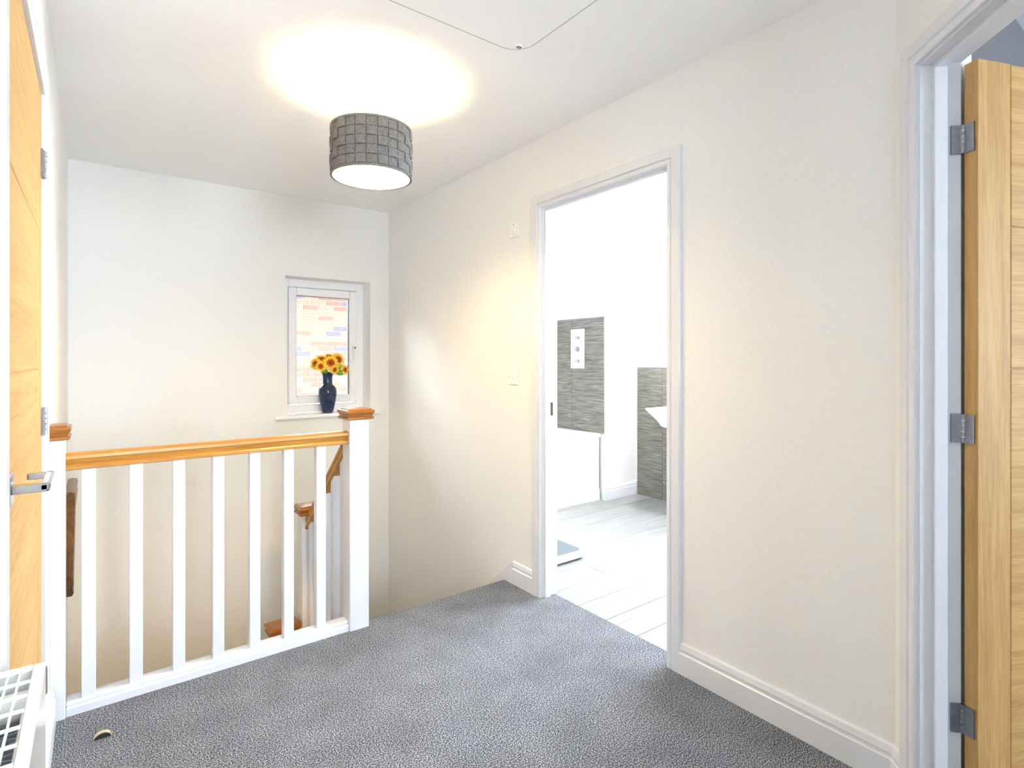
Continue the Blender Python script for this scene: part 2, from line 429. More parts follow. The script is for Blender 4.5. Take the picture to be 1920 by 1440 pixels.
# ------------------------------------------------------------------ skirting, architraves, doors
SKP = [(0, 0), (0, .018), (.082, .018), (.086, .0135), (.094, .0135), (.099, .015), (.118, .010), (.122, .004), (.122, 0)]  # (z, out)
def skirt(name, F, x0, x1, label, m0=0.0, m1=0.0, base=0.0):
    r0 = [(x0 + m0 * o, -o, z + base) for z, o in SKP]; r1 = [(x1 - m1 * o, -o, z + base) for z, o in SKP]
    return build(name, MB(F).sweep([r0, r1]), M['gloss'], kind=S, label=label, cat='skirting board')
t45 = math.tan(R(22.5))
skirt('baseboard_right', FA, -1.352, -PC[1], 'white skirting board right of the bathroom door', 0, t45)
skirt('baseboard_angled', FC, 0, .055, 'tiny return of white skirting beside the open oak door', t45, 0)
skirt('baseboard_stair_top', FA, -2.452, -2.272, 'short white skirting between bathroom doorway and stairs')
skirt('baseboard_left', FL, 2.13, 2.455, 'white skirting between left door and half newel')
skirt('baseboard_near', FL, -1.5, 1.125, 'white skirting behind the radiator')
APR = [(0, 0), (0, .012), (.005, .0155), (.018, .0155), (.0215, .011), (.025, .018), (.060, .018), (.065, .012), (.065, 0)]   # (u outward, v out of wall)
def architrave(F, x0, x1, H, parent, side=1, y=0.0):
    def ring(cx, cz): return [(cx(u), y - side * v, cz(u)) for u, v in APR]
    L0 = ring(lambda u: x0 - u, lambda u: 0); L1 = ring(lambda u: x0 - u, lambda u: H + u)
    R1 = ring(lambda u: x1 + u, lambda u: H + u); R0 = ring(lambda u: x1 + u, lambda u: 0)
    build('architrave', MB(F).sweep([L0, L1]), M['gloss'], parent=parent)
    build('architrave', MB(F).sweep([L1, R1]), M['gloss'], parent=parent)
    build('architrave', MB(F).sweep([R1, R0]), M['gloss'], parent=parent)
def lining(F, x0, x1, H, D, parent, stop0, stop1):
    m = MB(F)
    m.box(x0 - LN, 0, -.01, x0, D, H + LN); m.box(x1, 0, -.01, x1 + LN, D, H + LN); m.box(x0, 0, H, x1, D, H + LN)
    f = build('frame', m, M['gloss'], parent=parent)
    build('door_stop', MB(F).box(x0, stop0, 0, x0 + .012, stop1, H - .012, bev=.001), M['gloss'], parent=f)
    build('door_stop', MB(F).box(x1 - .012, stop0, 0, x1, stop1, H - .012, bev=.001), M['gloss'], parent=f)
    build('door_stop', MB(F).box(x0, stop0, H - .012, x1, stop1, H, bev=.001), M['gloss'], parent=f)
    return f
def door_leaf(F, T, w_, z0, H, parent, th=.035, rot=0.0, grooves=()):
    """leaf in local frame T: x 0..w from hinge, y 0..th thickness; stiles upright, horizontal-grain panels between"""
    leaf = build('door_leaf', MB(T).box(.002, .004, z0, w_ - .002, th - .004, H - .001), M['oak_z'], parent=parent, rot=rot, label='oak door leaf')
    st = .115
    build('stile', MB(T).box(0, 0, z0, st - .0015, th, H, bev=.0012), M['oak_z'], parent=leaf, rot=rot)
    build('stile', MB(T).box(w_ - st + .0015, 0, z0, w_, th, H, bev=.0012), M['oak_z'], parent=leaf, rot=rot)
    zz = [z0] + list(grooves) + [H]
    for a, b in zip(zz, zz[1:]):
        build('panel', MB(T).box(st + .0015, .0006, a + .0015, w_ - st - .0015, th - .0006, b - .0015, bev=.0015), M['oak_x'], parent=leaf, rot=rot)
    return leaf
GR = (.455, .840, 1.222, 1.600)
def hinge(parent, K, z, dir_frame, dir_leaf, leaf_shift=(0, 0)):
    """butt hinge: knuckle at K, two plates in the directions given"""
    zc = z; h = .038
    body = build('hinge', MB().lathe([(.0072, -h), (.0072, h)], (K[0], K[1], zc), 14), M['steel'], parent=parent, smooth=True, label='steel butt hinge')
    for k in range(4):
        zz = zc - h + .0152 * (k + 1)
        build('knuckle_ring', MB().lathe([(.0079, -.0010), (.0079, .0010)], (K[0], K[1], zz), 14), M['chrome'], parent=body)
    for d, nm in ((dir_frame, 'hinge_plate'), (dir_leaf, 'hinge_plate')):
        d = Vector(d).normalized(); pn = Vector((-d.y, d.x))
        T = Matrix(((d.x, pn.x, 0, K[0]), (d.y, pn.y, 0, K[1]), (0, 0, 1, zc), (0, 0, 0, 1)))
        pl = MB(T).box(.003, -.0026, -h, .029, .0026, h)
        for sz in (-.026, .002, .026):
            for sgn in (-1, 1):
                pl.lathe([(.0032, -.0032), (.0032, .0032)], (.017, 0, sz), 8, 'y')
                break
        build(nm, pl, M['steel'], parent=body)
    return body

# --- bathroom doorway (door_2): leaf swung away out of view
d2 = thing('door_2', (XA, 1.81, 0), 'white moulded doorway frame leading into the bright bathroom', 'doorway', kind=S)
architrave(FA, -YA1 - .006, -YA0 + .006, HA + .006, d2)
architrave(FA, -YA1 - .006, -YA0 + .006, HA + .006, d2, -1, DA)
lining(FA, -YA1, -YA0, HA, DA, d2, .010, .045)
sp = build('strike_plate', MB(FA).box(-YA1, .050, .920, -YA1 + .0015, .072, 1.050, bev=.0006), M['brass'], parent=d2, label='brass strike plate')
build('strike_recess', MB(FA).box(-YA1 - .001, .053, .948, -YA1 + .0022, .070, 1.018), M['black'], parent=sp, label='black latch recess')

# --- left door (door_1), closed
d1 = thing('door_1', (XL, 1.63, 0), 'closed oak door in the left wall with chrome lever handle', 'door', kind=S)
architrave(FL, LY0 - .006, LY1 + .006, HL + .0, d1)
lining(FL, LY0, LY1, HL, DL, d1, .040, .060)
T = FL @ Matrix.Translation((LY1 - .003, -.004, 0)) @ Matrix.Diagonal((-1, 1, 1, 1))
door_leaf(FL, T, LY1 - LY0 - .006, .012, HL - .003, d1, rot=R(90), grooves=GR)
for z in (1.800, 1.072, .335): hinge(d1, (XL + .010, LY1 - .001), z, (-.2, 1), (-.2, -1))
hd = build('lever_handle', MB().box(XL + .004, 1.245, .998, XL + .012, 1.297, 1.052, bev=.003), M['chrome'], parent=d1, label='chrome lever handle')
build('lever_bar', MB().box(XL + .009, 1.258, 1.017, XL + .062, 1.282, 1.033, bev=.004, seg=2).box(XL + .048, 1.258, 1.019, XL + .062, 1.395, 1.032, bev=.003, seg=2).box(XL + .022, 1.383, 1.019, XL + .062, 1.396, 1.032, bev=.003, seg=2), M['chrome'], parent=hd)

# --- angled wall door (door_3), open into the bedroom
d3 = thing('door_3', tuple(FC @ Vector((.5, 0, 0))), 'open oak door at the right edge with steel hinges', 'door', kind=S)
architrave(FC, CS0 - .006, CS1 + .006, HC + .006, d3)
lining(FC, CS0, CS1, HC, DC, d3, .030, .062)
K = FC @ Vector((CS0 + .003, .103, 0))
psi = 113
ld = Vector((math.sin(R(psi)), math.cos(R(psi)), 0))          # leaf direction
td = Vector((math.sin(R(psi + 90)), math.cos(R(psi + 90)), 0))  # from pivot face to the visible face
o = K + ld * .003 + td * .001
T = Matrix(((ld.x, td.x, 0, o.x), (ld.y, td.y, 0, o.y), (0, 0, 1, 0), (0, 0, 0, 1)))
door_leaf(FC, T, .762, .012, 2.033, d3, rot=math.atan2(ld.y, ld.x), grooves=GR)
nC = Vector((1, -1)).normalized()
for z in (1.834, 1.063, .289): hinge(d3, (K.x, K.y), z, (-nC.x, -nC.y), td.xy)

# ------------------------------------------------------------------ loft hatch
hx0, hx1, hy0, hy1, hr = .60, 1.292, 1.02, 1.66, .09
lh = thing('loft_hatch', ((hx0 + hx1) / 2, (hy0 + hy1) / 2, CEIL), 'white round-cornered loft hatch set in the ceiling', 'hatch')
def rrect(x0, y0, x1, y1, r, n=10):
    p = []
    for cx, cy, a0 in ((x1 - r, y1 - r, 0), (x0 + r, y1 - r, 90), (x0 + r, y0 + r, 180), (x1 - r, y0 + r, 270)):
        for k in range(n + 1):
            a = R(a0 + 90 * k / n); p.append((cx + r * math.cos(a), cy + r * math.sin(a)))
    return p
build('hatch_gap', MB().poly(rrect(hx0, hy0, hx1, hy1, hr), 2, CEIL - .0006, CEIL + .001), M['hatch_gap'], parent=lh)
build('hatch_frame', MB().poly(rrect(hx0 + .0035, hy0 + .0035, hx1 - .0035, hy1 - .0035, hr - .0035), 2, CEIL - .0009, CEIL), M['ceil'], parent=lh)
lt = build('latch', MB().lathe([(.0125, 0), (.0125, -.003), (.009, -.0045)], (1.251, 1.614, CEIL - .0009), 20), M['plastic'], parent=lh)
for s_ in (-1, 1):
    build('latch_slot', MB().box(1.251 + s_ * .005 - .003, 1.608, CEIL - .0062, 1.251 + s_ * .005 + .003, 1.620, CEIL - .0050), M['rubber'], parent=lt, label='dark key slot')

# ------------------------------------------------------------------ pendant lamp
LX, LY = .935, 2.225
lp = thing('pendant_lamp', (LX, LY, CEIL), 'lit ceiling pendant with grey woven felt drum shade', 'lamp')
build('ceiling_rose', MB().lathe([(.050, 0), (.050, -.008), (.044, -.018), (.020, -.024), (.008, -.034)], (LX, LY, CEIL), 32), M['plastic'], parent=lp, smooth=True)
build('cord', MB().tube([(LX, LY, CEIL - .03), (LX, LY, 2.19)], .003, 8), M['plastic'], parent=lp)
SZ0, SZ1, SR = 2.012, 2.216, .163
sh = build('lamp_shade', MB().lathe([(SR - .003, SZ0), (SR, SZ0), (SR, SZ1), (SR - .003, SZ1)], (LX, LY, 0), 64, close=True), M['felt'], parent=lp, smooth=True, label='grey woven felt drum shade')
build('shade_lining', MB().lathe([(SR - .0055, SZ0 + .001), (SR - .0035, SZ0 + .001), (SR - .0035, SZ1 - .001), (SR - .0055, SZ1 - .001)], (LX, LY, 0), 64, close=True), M['shade_in'], parent=lp, smooth=True, label='white inner lining')
for z in (SZ0, SZ1 - .009):
    build('shade_rim', MB().lathe([(SR + .0005, z), (SR + .0045, z), (SR + .0045, z + .009), (SR + .0005, z + .009)], (LX, LY, 0), 64, close=True), M['felt'], parent=sh, smooth=True)
NC, NR = 24, 5
ph = (SZ1 - SZ0 - .018) / NR
for c_ in range(NC):
    for r_ in range(NR):
        up = (c_ + r_) % 2
        a0 = 2 * math.pi * c_ / NC; a1 = 2 * math.pi * (c_ + 1) / NC; g = .012
        z0 = SZ0 + .009 + r_ * ph; z1 = z0 + ph
        mb = MB(); rings = []
        for k in range(5):
            t = k / 4; a = a0 + g + (a1 - a0 - 2 * g) * t
            bulge = .0030 * (math.sin(math.pi * t)) if up else .0008
            ro = SR + (.0052 if up else .0018) + bulge * .8
            hz = .0006 if up else .0016
            rings.append([(LX + q * math.cos(a), LY + q * math.sin(a), zz) for q, zz in ((SR - .001, z0 + hz), (ro, z0 + hz + .001), (ro + .0006, (z0 + z1) / 2), (ro, z1 - hz - .001), (SR - .001, z1 - hz))])
        mb.sweep(rings); build('woven_patch', mb, M['felt'], parent=sh, smooth=False)
m = MB()
for k in range(3):
    a = 2 * math.pi * k / 3 + .4
    m.tube([(LX + .018 * math.cos(a), LY + .018 * math.sin(a), 2.17), (LX + (SR - .003) * math.cos(a), LY + (SR - .003) * math.sin(a), SZ1 - .006)], .0018, 6)
m.lathe([(.020, 2.168), (.020, 2.172)], (LX, LY, 0), 20)
build('shade_spider', m, M['plastic'], parent=lp)
build('lamp_holder', MB().lathe([(.010, 2.20), (.019, 2.185), (.019, 2.135), (.016, 2.13)], (LX, LY, 0), 24), M['plastic'], parent=lp, smooth=True)
bl = build('bulb', MB().lathe([(.013, 2.132), (.014, 2.12), (.026, 2.095), (.030, 2.072), (.026, 2.050), (.014, 2.038), (.002, 2.034)], (LX, LY, 0), 24), M['bulb'], parent=lp, smooth=True, label='glowing warm bulb')
ld_ = bpy.data.lights.new('bulb_light', 'POINT'); ld_.energy = 24; ld_.color = (1.0, .74, .32); ld_.shadow_soft_size = .04
lo_ = bpy.data.objects.new('bulb_light', ld_); COL.objects.link(lo_); lo_.location = (LX, LY, 1.995)
lo_.parent = lp; lo_.location = (0, 0, 2.075 - CEIL)
bl.visible_shadow = True

# ------------------------------------------------------------------ window_1
wn = thing('window_1', (1.397, 4.25, WZ0), 'small white casement window at the head of the stairs', 'window', kind=S)
YF = 4.245
def ringframe(x0, z0, x1, z1, t, y0, y1, bev=.004):
    m = MB()
    m.box(x0, y0, z0, x0 + t, y1, z1, bev=bev); m.box(x1 - t, y0, z0, x1, y1, z1, bev=bev)
    m.box(x0 + t, y0, z0, x1 - t, y1, z0 + t, bev=bev); m.box(x0 + t, y0, z1 - t, x1 - t, y1, z1, bev=bev)
    return m
build('frame', ringframe(WX0, WZ0, WX1, WZ1, .062, YF, YF + .07), M['upvc'], parent=wn)
sa = build('sash', ringframe(WX0 + .056, WZ0 + .070, WX1 - .058, WZ1 - .066, .058, YF - .014, YF + .05, .006), M['upvc'], parent=wn)
build('gasket', ringframe(WX0 + .056 + .056, WZ0 + .126, WX1 - .058 - .056, WZ1 - .122, .004, YF + .004, YF + .03, 0), M['rubber'], parent=sa)
build('glass_pane', MB().box(WX0 + .11, YF + .018, WZ0 + .125, WX1 - .112, YF + .022, WZ1 - .12), M['glass'], parent=sa)
build('sash_gap', ringframe(WX0 + .054, WZ0 + .068, WX1 - .056, WZ1 - .064, .003, YF - .0015, YF + .01, 0), M['groove'], parent=wn)
hz = 1.325; hx_ = WX1 - .058 - .030
h1 = build('window_handle', MB().box(hx_ - .011, YF - .020, hz - .055, hx_ + .011, YF - .013, hz + .04, bev=.003, seg=2), M['plastic'], parent=sa, label='white casement handle')
build('handle_lever', MB().box(hx_ - .009, YF - .046, hz - .105, hx_ + .009, YF - .034, hz + .02, bev=.004, seg=2).box(hx_ - .008, YF - .046, hz + .0, hx_ + .008, YF - .016, hz + .02, bev=.003), M['plastic'], parent=h1)
build('key_button', MB().lathe([(.006, -.049), (.006, -.040)], (hx_ + .004, YF, hz + .008), 12, 'y'), M['rubber'], parent=h1, label='dark lock button')
build('window_sill', MB().box(1.010, YB - .030, WZ0 - .024, 1.792, YB, WZ0, bev=.006, seg=3).box(WX0, YB - .005, WZ0 - .024, WX1, YF + .002, WZ0), M['enamel'], parent=wn, label='white painted window board')
# reveal lining: plaster returns of white
m = MB(); m.box(WX0, YB + .002, WZ1 - .002, WX1, YF, WZ1 + .001)
build('reveal_head', m, M['ceil'], parent=wn)
m = MB(); m.box(WX1 - .002, YB + .002, WZ0, WX1 + .001, YF, WZ1)
build('reveal_side', m, M['ceil'], parent=wn)
# windows of the other openings (out of view), hall and bedroom ones added for light
def plain_window(name, x0, x1, y, z0, z1, label, vertical=False):
    t = thing(name, ((x0 + x1) / 2, y, z0) if not vertical else (y, (x0 + x1) / 2, z0), label, 'window', kind=S)
    for a, b, c, d_ in ((x0, x0 + .06, z0, z1), (x1 - .06, x1, z0, z1), (x0 + .06, x1 - .06, z0, z0 + .06), (x0 + .06, x1 - .06, z1 - .06, z1), ((x0 + x1) / 2 - .03, (x0 + x1) / 2 + .03, z0 + .06, z1 - .06)):
        if vertical: build('frame', MB().box(y, a, c, y + .06, b, d_, bev=.004), M['upvc'], parent=t)
        else: build('frame', MB().box(a, y - .06, c, b, y, d_, bev=.004), M['upvc'], parent=t)
plain_window('window_2', 1.1, 2.6, BX1 + .05, .8, 2.2, 'wide white bathroom window, out of view', True)
plain_window('hall_fill_window', 0.0, .90, -1.62, 1.0, 2.1, 'tall white window added at the near end of the hall for fill light, out of view')
plain_window('bedroom_fill_window', 2.4, 3.4, -2.62, .8, 2.1, 'wide white bedroom window added for fill light, out of view')

# ------------------------------------------------------------------ vase and flowers on the sill
VX, VY = 1.402, 4.168
v = MB().lathe([(.034, 0), (.040, .004), (.047, .03), (.058, .075), (.0655, .125), (.067, .150), (.062, .172), (.048, .188), (.037, .196), (.034, .204), (.034, .24), (.037, .262), (.046, .280), (.0475, .283), (.044, .281), (.034, .262), (.030, .24), (.030, .21)], (VX, VY, WZ0), 40)
for q in v.bm.verts: q.co.z = WZ0 + (q.co.z - WZ0) * 1.07
build('vase', v, M['vase'], smooth=True, label='tall glossy dark blue vase on the window sill', cat='vase')
def flower(c, face, r, label, n=14, petals=('petal', 'petal_in'), leafs=()):
    c = Vector(c); f = Vector(face).normalized()
    t = thing('sunflower', tuple(c), label, 'flower', 'artificial sunflowers in the blue vase')
    a = f.cross(Vector((0, 0, 1))).normalized(); b = a.cross(f)
    def petal(mb, ang, r0, r1, wd, lift):
        d = a * math.cos(ang) + b * math.sin(ang); s_ = f.cross(d)
        pts = [(r0, .35, 0), (r0 + (r1 - r0) * .45, 1, lift), (r0 + (r1 - r0) * .8, .7, lift * .8), (r1, .05, lift * .2)]
        rings = []
        for (q, ww, li) in pts:
            o_ = c + d * q + f * li
            rings.append([o_ - s_ * wd * ww, o_ + f * .0012, o_ + s_ * wd * ww, o_ - f * .0010])
        mb.sweep(rings)
    mo, mi = MB(), MB()
    for k in range(n): petal(mo, 2 * math.pi * k / n, r * .18, r * random.uniform(.9, 1.05), r * .17, r * random.uniform(.02, .22))
    for k in range(n): petal(mi, 2 * math.pi * (k + .5) / n, r * .15, r * .50, r * .13, r * .24)
    build('petals', mo, M[petals[0]], parent=t, label='yellow outer petals')
    build('petals', mi, M[petals[1]], parent=t, label='orange inner petals')
    T = Matrix.Translation(c + f * r * .08) @ f.to_track_quat('Z', 'Y').to_matrix().to_4x4()
    mb = MB(T); mb.lathe([(.001, r * .16), (r * .16, r * .13), (r * .24, r * .04), (r * .24, -.002), (.001, -.004)], (0, 0, 0), 14)
    build('flower_head', mb, M['seedhead'], parent=t, smooth=True, label='brown centre')
    base = Vector((VX + random.uniform(-.012, .012), VY + random.uniform(-.012, .012), WZ0 + .245))
    midp = (c + base) / 2 + Vector((0, 0, .012)); midp.x = midp.x * .6 + base.x * .4
    build('stem', MB().tube([base, midp, c - f * .006], .0022, 6), M['leaf'], parent=t)
    if leafs:
        for (lx, ly, lz, dx, dy, dz, ln) in leafs:
            o_ = Vector((lx, ly, lz)); d = Vector((dx, dy, dz)).normalized(); s_ = d.cross(Vector((.2, -1, .3))).normalized(); nn = s_.cross(d)
            rings = []
            for q, ww in ((0, .08), (.25, .75), (.5, 1), (.75, .7), (1, .03)):
                p_ = o_ + d * ln * q - Vector((0, 0, ln * .25 * q * q))
                rings.append([p_ - s_ * ww * ln * .34, p_ + nn * .0012, p_ + s_ * ww * ln * .34, p_ - nn * .0012])
            build('leaf', MB().sweep(rings), M['leaf'], parent=t)
VT = WZ0 + .303
def at(px, py, Y):      # photo position on the plane of constant Y -> world
    yaw = math.atan(782 / 1036); r = (px - 960) / 1036; u = -(py - 672) / 1036
    d = Vector((r * math.cos(yaw) + math.sin(yaw), -r * math.sin(yaw) + math.cos(yaw), u)); t = Y / d.y
    return (d.x * t, Y, 1.25 + d.z * t)
FL_ = [
 ((620, 676), 4.11, (-.15, -1, .25), .052, 'large orange-centred sunflower at the front middle of the vase', [(VX - .01, 4.13, VT + .005, -.55, -.6, .2, .06), (VX + .01, 4.13, VT + .0, .2, -.8, .25, .05)]),
 ((635, 670), 4.15, (.25, -1, .5), .052, 'yellow sunflower at the upper right of the vase', [(VX + .03, 4.13, VT + .02, .9, -.5, .1, .075), (VX + .04, 4.13, VT + .04, 1, -.3, .45, .07)]),
 ((601, 669), 4.17, (-.2, -.8, .8), .044, 'reddish-orange sunflower at the upper left of the vase', [(VX - .03, 4.12, VT + .005, -.9, -.5, .25, .055)]),
 ((589, 677), 4.13, (-.9, -.8, .25), .042, 'pale yellow sunflower furthest left in the vase', []),
 ((600, 682), 4.09, (-.4, -1, .1), .036, 'small orange sunflower low at the left front of the vase', [(VX - .02, 4.1, VT + .015, -.3, -.9, .1, .04)]),
 ((649, 688), 4.12, (.45, -1, .0), .036, 'yellow-orange sunflower hanging low at the right of the vase', [(VX + .035, 4.12, VT - .0, 1, -.4, .05, .07)]),
 ((616, 664), 4.20, (0, -.6, 1), .042, 'yellow sunflower at the top back of the vase', []),
 ((628, 688), 4.08, (.3, -1, -.1), .034, 'small yellow-orange sunflower low at the front of the vase', []),
]
for (p, Y, fc, r, lb, lf) in FL_: flower(at(p[0] * .9 + 61.8, p[1] + 5, Y), fc, r * 1.22, lb, leafs=lf)

# ------------------------------------------------------------------ switches
def plate(name, yc, zc, label, cat, n):
    p = MB().box(XA - .009, yc - .043, zc - .043, XA, yc + .043, zc + .043, bev=.003, seg=2)
    t = thing(name, (XA, yc, zc), label, cat)
    build('plate', p, M['plastic'], parent=t)
    return t
t = plate('light_switch', 2.447, 1.147, 'white two-gang light switch beside the bathroom doorway', 'switch', 2)
for s_ in (-1, 1): build('rocker', MB().box(XA - .014, 2.447 + s_ * .009 - .006, 1.147 - .012, XA - .008, 2.447 + s_ * .009 + .006, 1.147 + .010, bev=.002), M['plastic'], parent=t)
for s_ in (-1, 1): build('screw', MB().lathe([(.003, -.0006), (.003, .0006)], (XA - .009, 2.447 + s_ * .030, 1.147), 10, 'x'), M['steel'], parent=t)
t = plate('fan_isolator_switch', 2.443, 1.966, 'white isolator switch high beside the doorway', 'switch', 1)
build('dial', MB().lathe([(.014, -.013), (.016, -.009), (.016, -.006)], (XA, 2.443, 1.966 - .006), 20, 'x'), M['plastic'], parent=t)
build('dial_ridge', MB().box(XA - .017, 2.443 - .003, 1.948, XA - .012, 2.443 + .003, 1.972, bev=.001), M['plastic'], parent=t)
build('key_slot', MB().box(XA - .0098, 2.443 - .003, 1.990, XA - .0088, 2.443 + .003, 1.997), M['groove'], parent=t, label='grey key slot')
build('key_slot', MB().box(XA - .0098, 2.443 - .006, 1.934, XA - .0088, 2.443 + .006, 1.936), M['groove'], parent=t, label='grey line mark')

# ------------------------------------------------------------------ landing balustrade
def cap_rings(cx, cy, hx, hy, z, k=1.0):
    P = [(.92, 0), (1.0, .004), (1.0, .010), (.90, .014), (.92, .022), (1.02, .030), (1.04, .036), (1.0, .043), (.86, .046), (.84, .050), (.0, .052)]
    rings = []
    for s_, h in P:
        s_ = max(s_, .02)
        rings.append([(cx - hx * s_, cy - hy * s_, z + h * k), (cx + hx * s_, cy - hy * s_, z + h * k), (cx + hx * s_, cy + hy * s_, z + h * k), (cx - hx * s_, cy + hy * s_, z + h * k)])
    return rings
def newel(x0, y0, x1, y1, z0, z1, parent, over=.018, cap_label='varnished oak newel cap'):
    n_ = build('newel_post', MB().box(x0, y0, z0, x1, y1, z1, bev=.003), M['gloss'], parent=parent, label='white square newel post')
    build('newel_cap', MB().sweep(cap_rings((x0 + x1) / 2, (y0 + y1) / 2, (x1 - x0) / 2 + over, (y1 - y0) / 2 + over, z1)), M['cap'], parent=n_, label=cap_label)
    return n_
bal = thing('landing_balustrade', (.4, 2.5, 0), 'white balustrade with varnished oak handrail guarding the stairwell', 'balustrade')
newel(.930, 2.462, 1.022, 2.554, -.24, .968, bal)
nl = build('newel_post', MB().box(XL, 2.462, -.2, -.082, 2.554, .968, bev=.003), M['gloss'], parent=bal, label='white half newel against the left wall')
build('newel_cap', MB().sweep([[(max(p[0], XL + .001), p[1], p[2]) for p in r_] for r_ in cap_rings(-.13, 2.508, .062, .064, .968)]), M['cap'], parent=nl, label='varnished oak half newel cap')
HRP = [(-.018, 0), (-.030, .004), (-.030, .014), (-.022, .022), (-.024, .034), (-.031, .042), (-.030, .052), (-.020, .059), (0, .061),
       (.020, .059), (.030, .052), (.031, .042), (.024, .034), (.022, .022), (.030, .014), (.030, .004), (.018, 0)]
yc = 2.508
build('handrail', MB().sweep([[(-.082, yc + a, .855 + b) for a, b in HRP], [(.930, yc + a, .855 + b) for a, b in HRP]]), M['rail_x'], parent=bal, smooth=True, label='varnished oak handrail')
build('base_rail', MB().box(-.082, 2.470, -.01, .930, 2.546, .030, bev=.004).box(-.082, 2.480, .028, .930, 2.536, .045, bev=.004), M['gloss'], parent=bal, label='white base rail')
for xb in (.003, .143, .280, .416, .552, .687, .825):
    x1 = xb * 1.005; build('baluster', MB().box(x1 - .041, 2.4875, .043, x1, 2.5285, .857, bev=.0015), M['gloss'], parent=bal)
# descending balustrade of the upper flight
sb = thing('stair_balustrade', (.975, 3.0, -.5), 'white stair balustrade with sloping oak handrail down to the winders', 'balustrade')
SL = .86
XC = .975
def zr(y): return .905 - SL * (y - 2.554)      # top of the sloping handrail
y0, y1 = 2.554, 3.185
build('handrail', MB().sweep([[(XC + a, yy, zr(yy) - .078 + b * 1.28) for a, b in HRP] for yy in (y0, y1)]), M['rail_y'], parent=sb, smooth=True, label='sloping varnished oak handrail')
def zs(y): return .06 - SL * (y - 2.554)
build('string', MB().poly([(y0, zs(y0)), (y1, zs(y1)), (y1, zs(y1) - .26), (y0, zs(y0) - .26)], 0, XC - .018, XC + .018), M['gloss'], parent=sb, label='white stair string')
for yy in (2.64, 2.77, 2.90, 3.03, 3.14):
    build('baluster', MB().poly([(yy - .0205, zs(yy - .0205) - .02), (yy + .0205, zs(yy + .0205) - .02), (yy + .0205, zr(yy + .0205) - .075), (yy - .0205, zr(yy - .0205) - .075)], 0, XC - .0205, XC + .0205), M['gloss'], parent=sb)
newel(.929, 3.185, 1.021, 3.277, -1.9, .365, sb, cap_label='oak cap of the newel at the turn')
newel(.776, 3.185, .899, 3.277, -2.3, -.275, sb, .020, cap_label='oak cap of the low newel below the landing')
# ------------------------------------------------------------------ staircase (mostly hidden below the landing edge)
st = thing('staircase', (1.4, 3.2, -1.2), 'grey carpeted stairs descending beside the right wall', 'stairs')
yy = 2.522
for k in range(3):
    z = -.2 * (k + 1)
    build('tread', MB().box(XC + .018, yy + .235 * k - .02, z - .22, XA - .02, yy + .235 * (k + 1), z, bev=.008, seg=2), M['carpet'], parent=st)
for k, (a, b, c, d_) in enumerate(((XC, 3.227, XA, YB),)):
    YI, XI, XJ = YB - .003, XA - .003, XL + .003
    for q, pts in enumerate(([(1.021, 3.23), (XI, 3.23), (XI, 3.75)], [(1.0, 3.25), (XI, 3.75), (XI, YI), (1.5, YI)], [(.98, 3.27), (1.5, YI), (.9, YI)], [(.9, 3.27), (.9, YI), (.3, YI)], [(.85, 3.27), (.3, YI), (XJ, YI), (XJ, 3.7)], [(.776, 3.25), (XJ, 3.7), (XJ, 3.2)])):
        z = -.8 - .2 * q
        build('winder_tread', MB().poly(pts, 2, z - .22, z), M['carpet'], parent=st)
for k in range(3):
    z = -2.0 - .2 * k
    build('tread', MB().box(XL + .003, 3.2 - .235 * (k + 1), z - .2, .78, 3.2 - .235 * k, z, bev=.008, seg=2), M['carpet'], parent=st)
def zw(y): return .120 - .90 * (y - 2.452)
build('string', MB().poly([(2.452, .120), (3.3, zw(3.3)), (3.3, zw(3.3) - .33), (2.53, -.21), (2.452, -.16)], 0, XA - .019, XA - .0005), M['gloss'], parent=st, label='white wall string')
# lamp of the storey below, hangs under the landing
dl = thing('hall_lamp', (.6, 2.0, -.24), 'globe ceiling lamp of the storey below, out of view', 'lamp')
build('globe', MB().ball((.6, 2.0, -.40), .10), M['globe'], parent=dl, smooth=True)
build('lamp_stem', MB().tube([(.6, 2.0, -.22), (.6, 2.0, -.31)], .02, 12), M['plastic'], parent=dl)
# ------------------------------------------------------------------ wall handrail on the left wall
wh = thing('wall_handrail', (-.09, 2.9, .6), 'dark varnished oak wall handrail low on the left stairwell wall', 'handrail')
WP = [(-.014, -.03), (-.019, -.022), (-.014, -.006), (-.019, .010), (-.017, .026), (0, .031), (.017, .026), (.019, .010), (.014, -.006), (.019, -.022), (.014, -.03)]
cx = -.081
def zc(y): return .675 - .90 * (2.86 - y) if y < 2.86 else .675
build('rail', MB().sweep([[(cx + a, y_, zc(y_) + b * s_) for a, b in WP] for y_, s_ in ((3.22, 1), (2.86, 1.1), (2.575, 1.2))]), M['rail_dark'], parent=wh, smooth=True)
for y_ in (3.1, 2.68):
    build('bracket', MB().tube([(XL, y_, zc(y_) - .07), (XL + .03, y_, zc(y_) - .07), (cx, y_, zc(y_) - .03)], .006, 8).lathe([(.018, 0), (.018, .005)], (XL, y_, zc(y_) - .07), 14, 'x'), M['steel'], parent=wh, label='steel bracket')

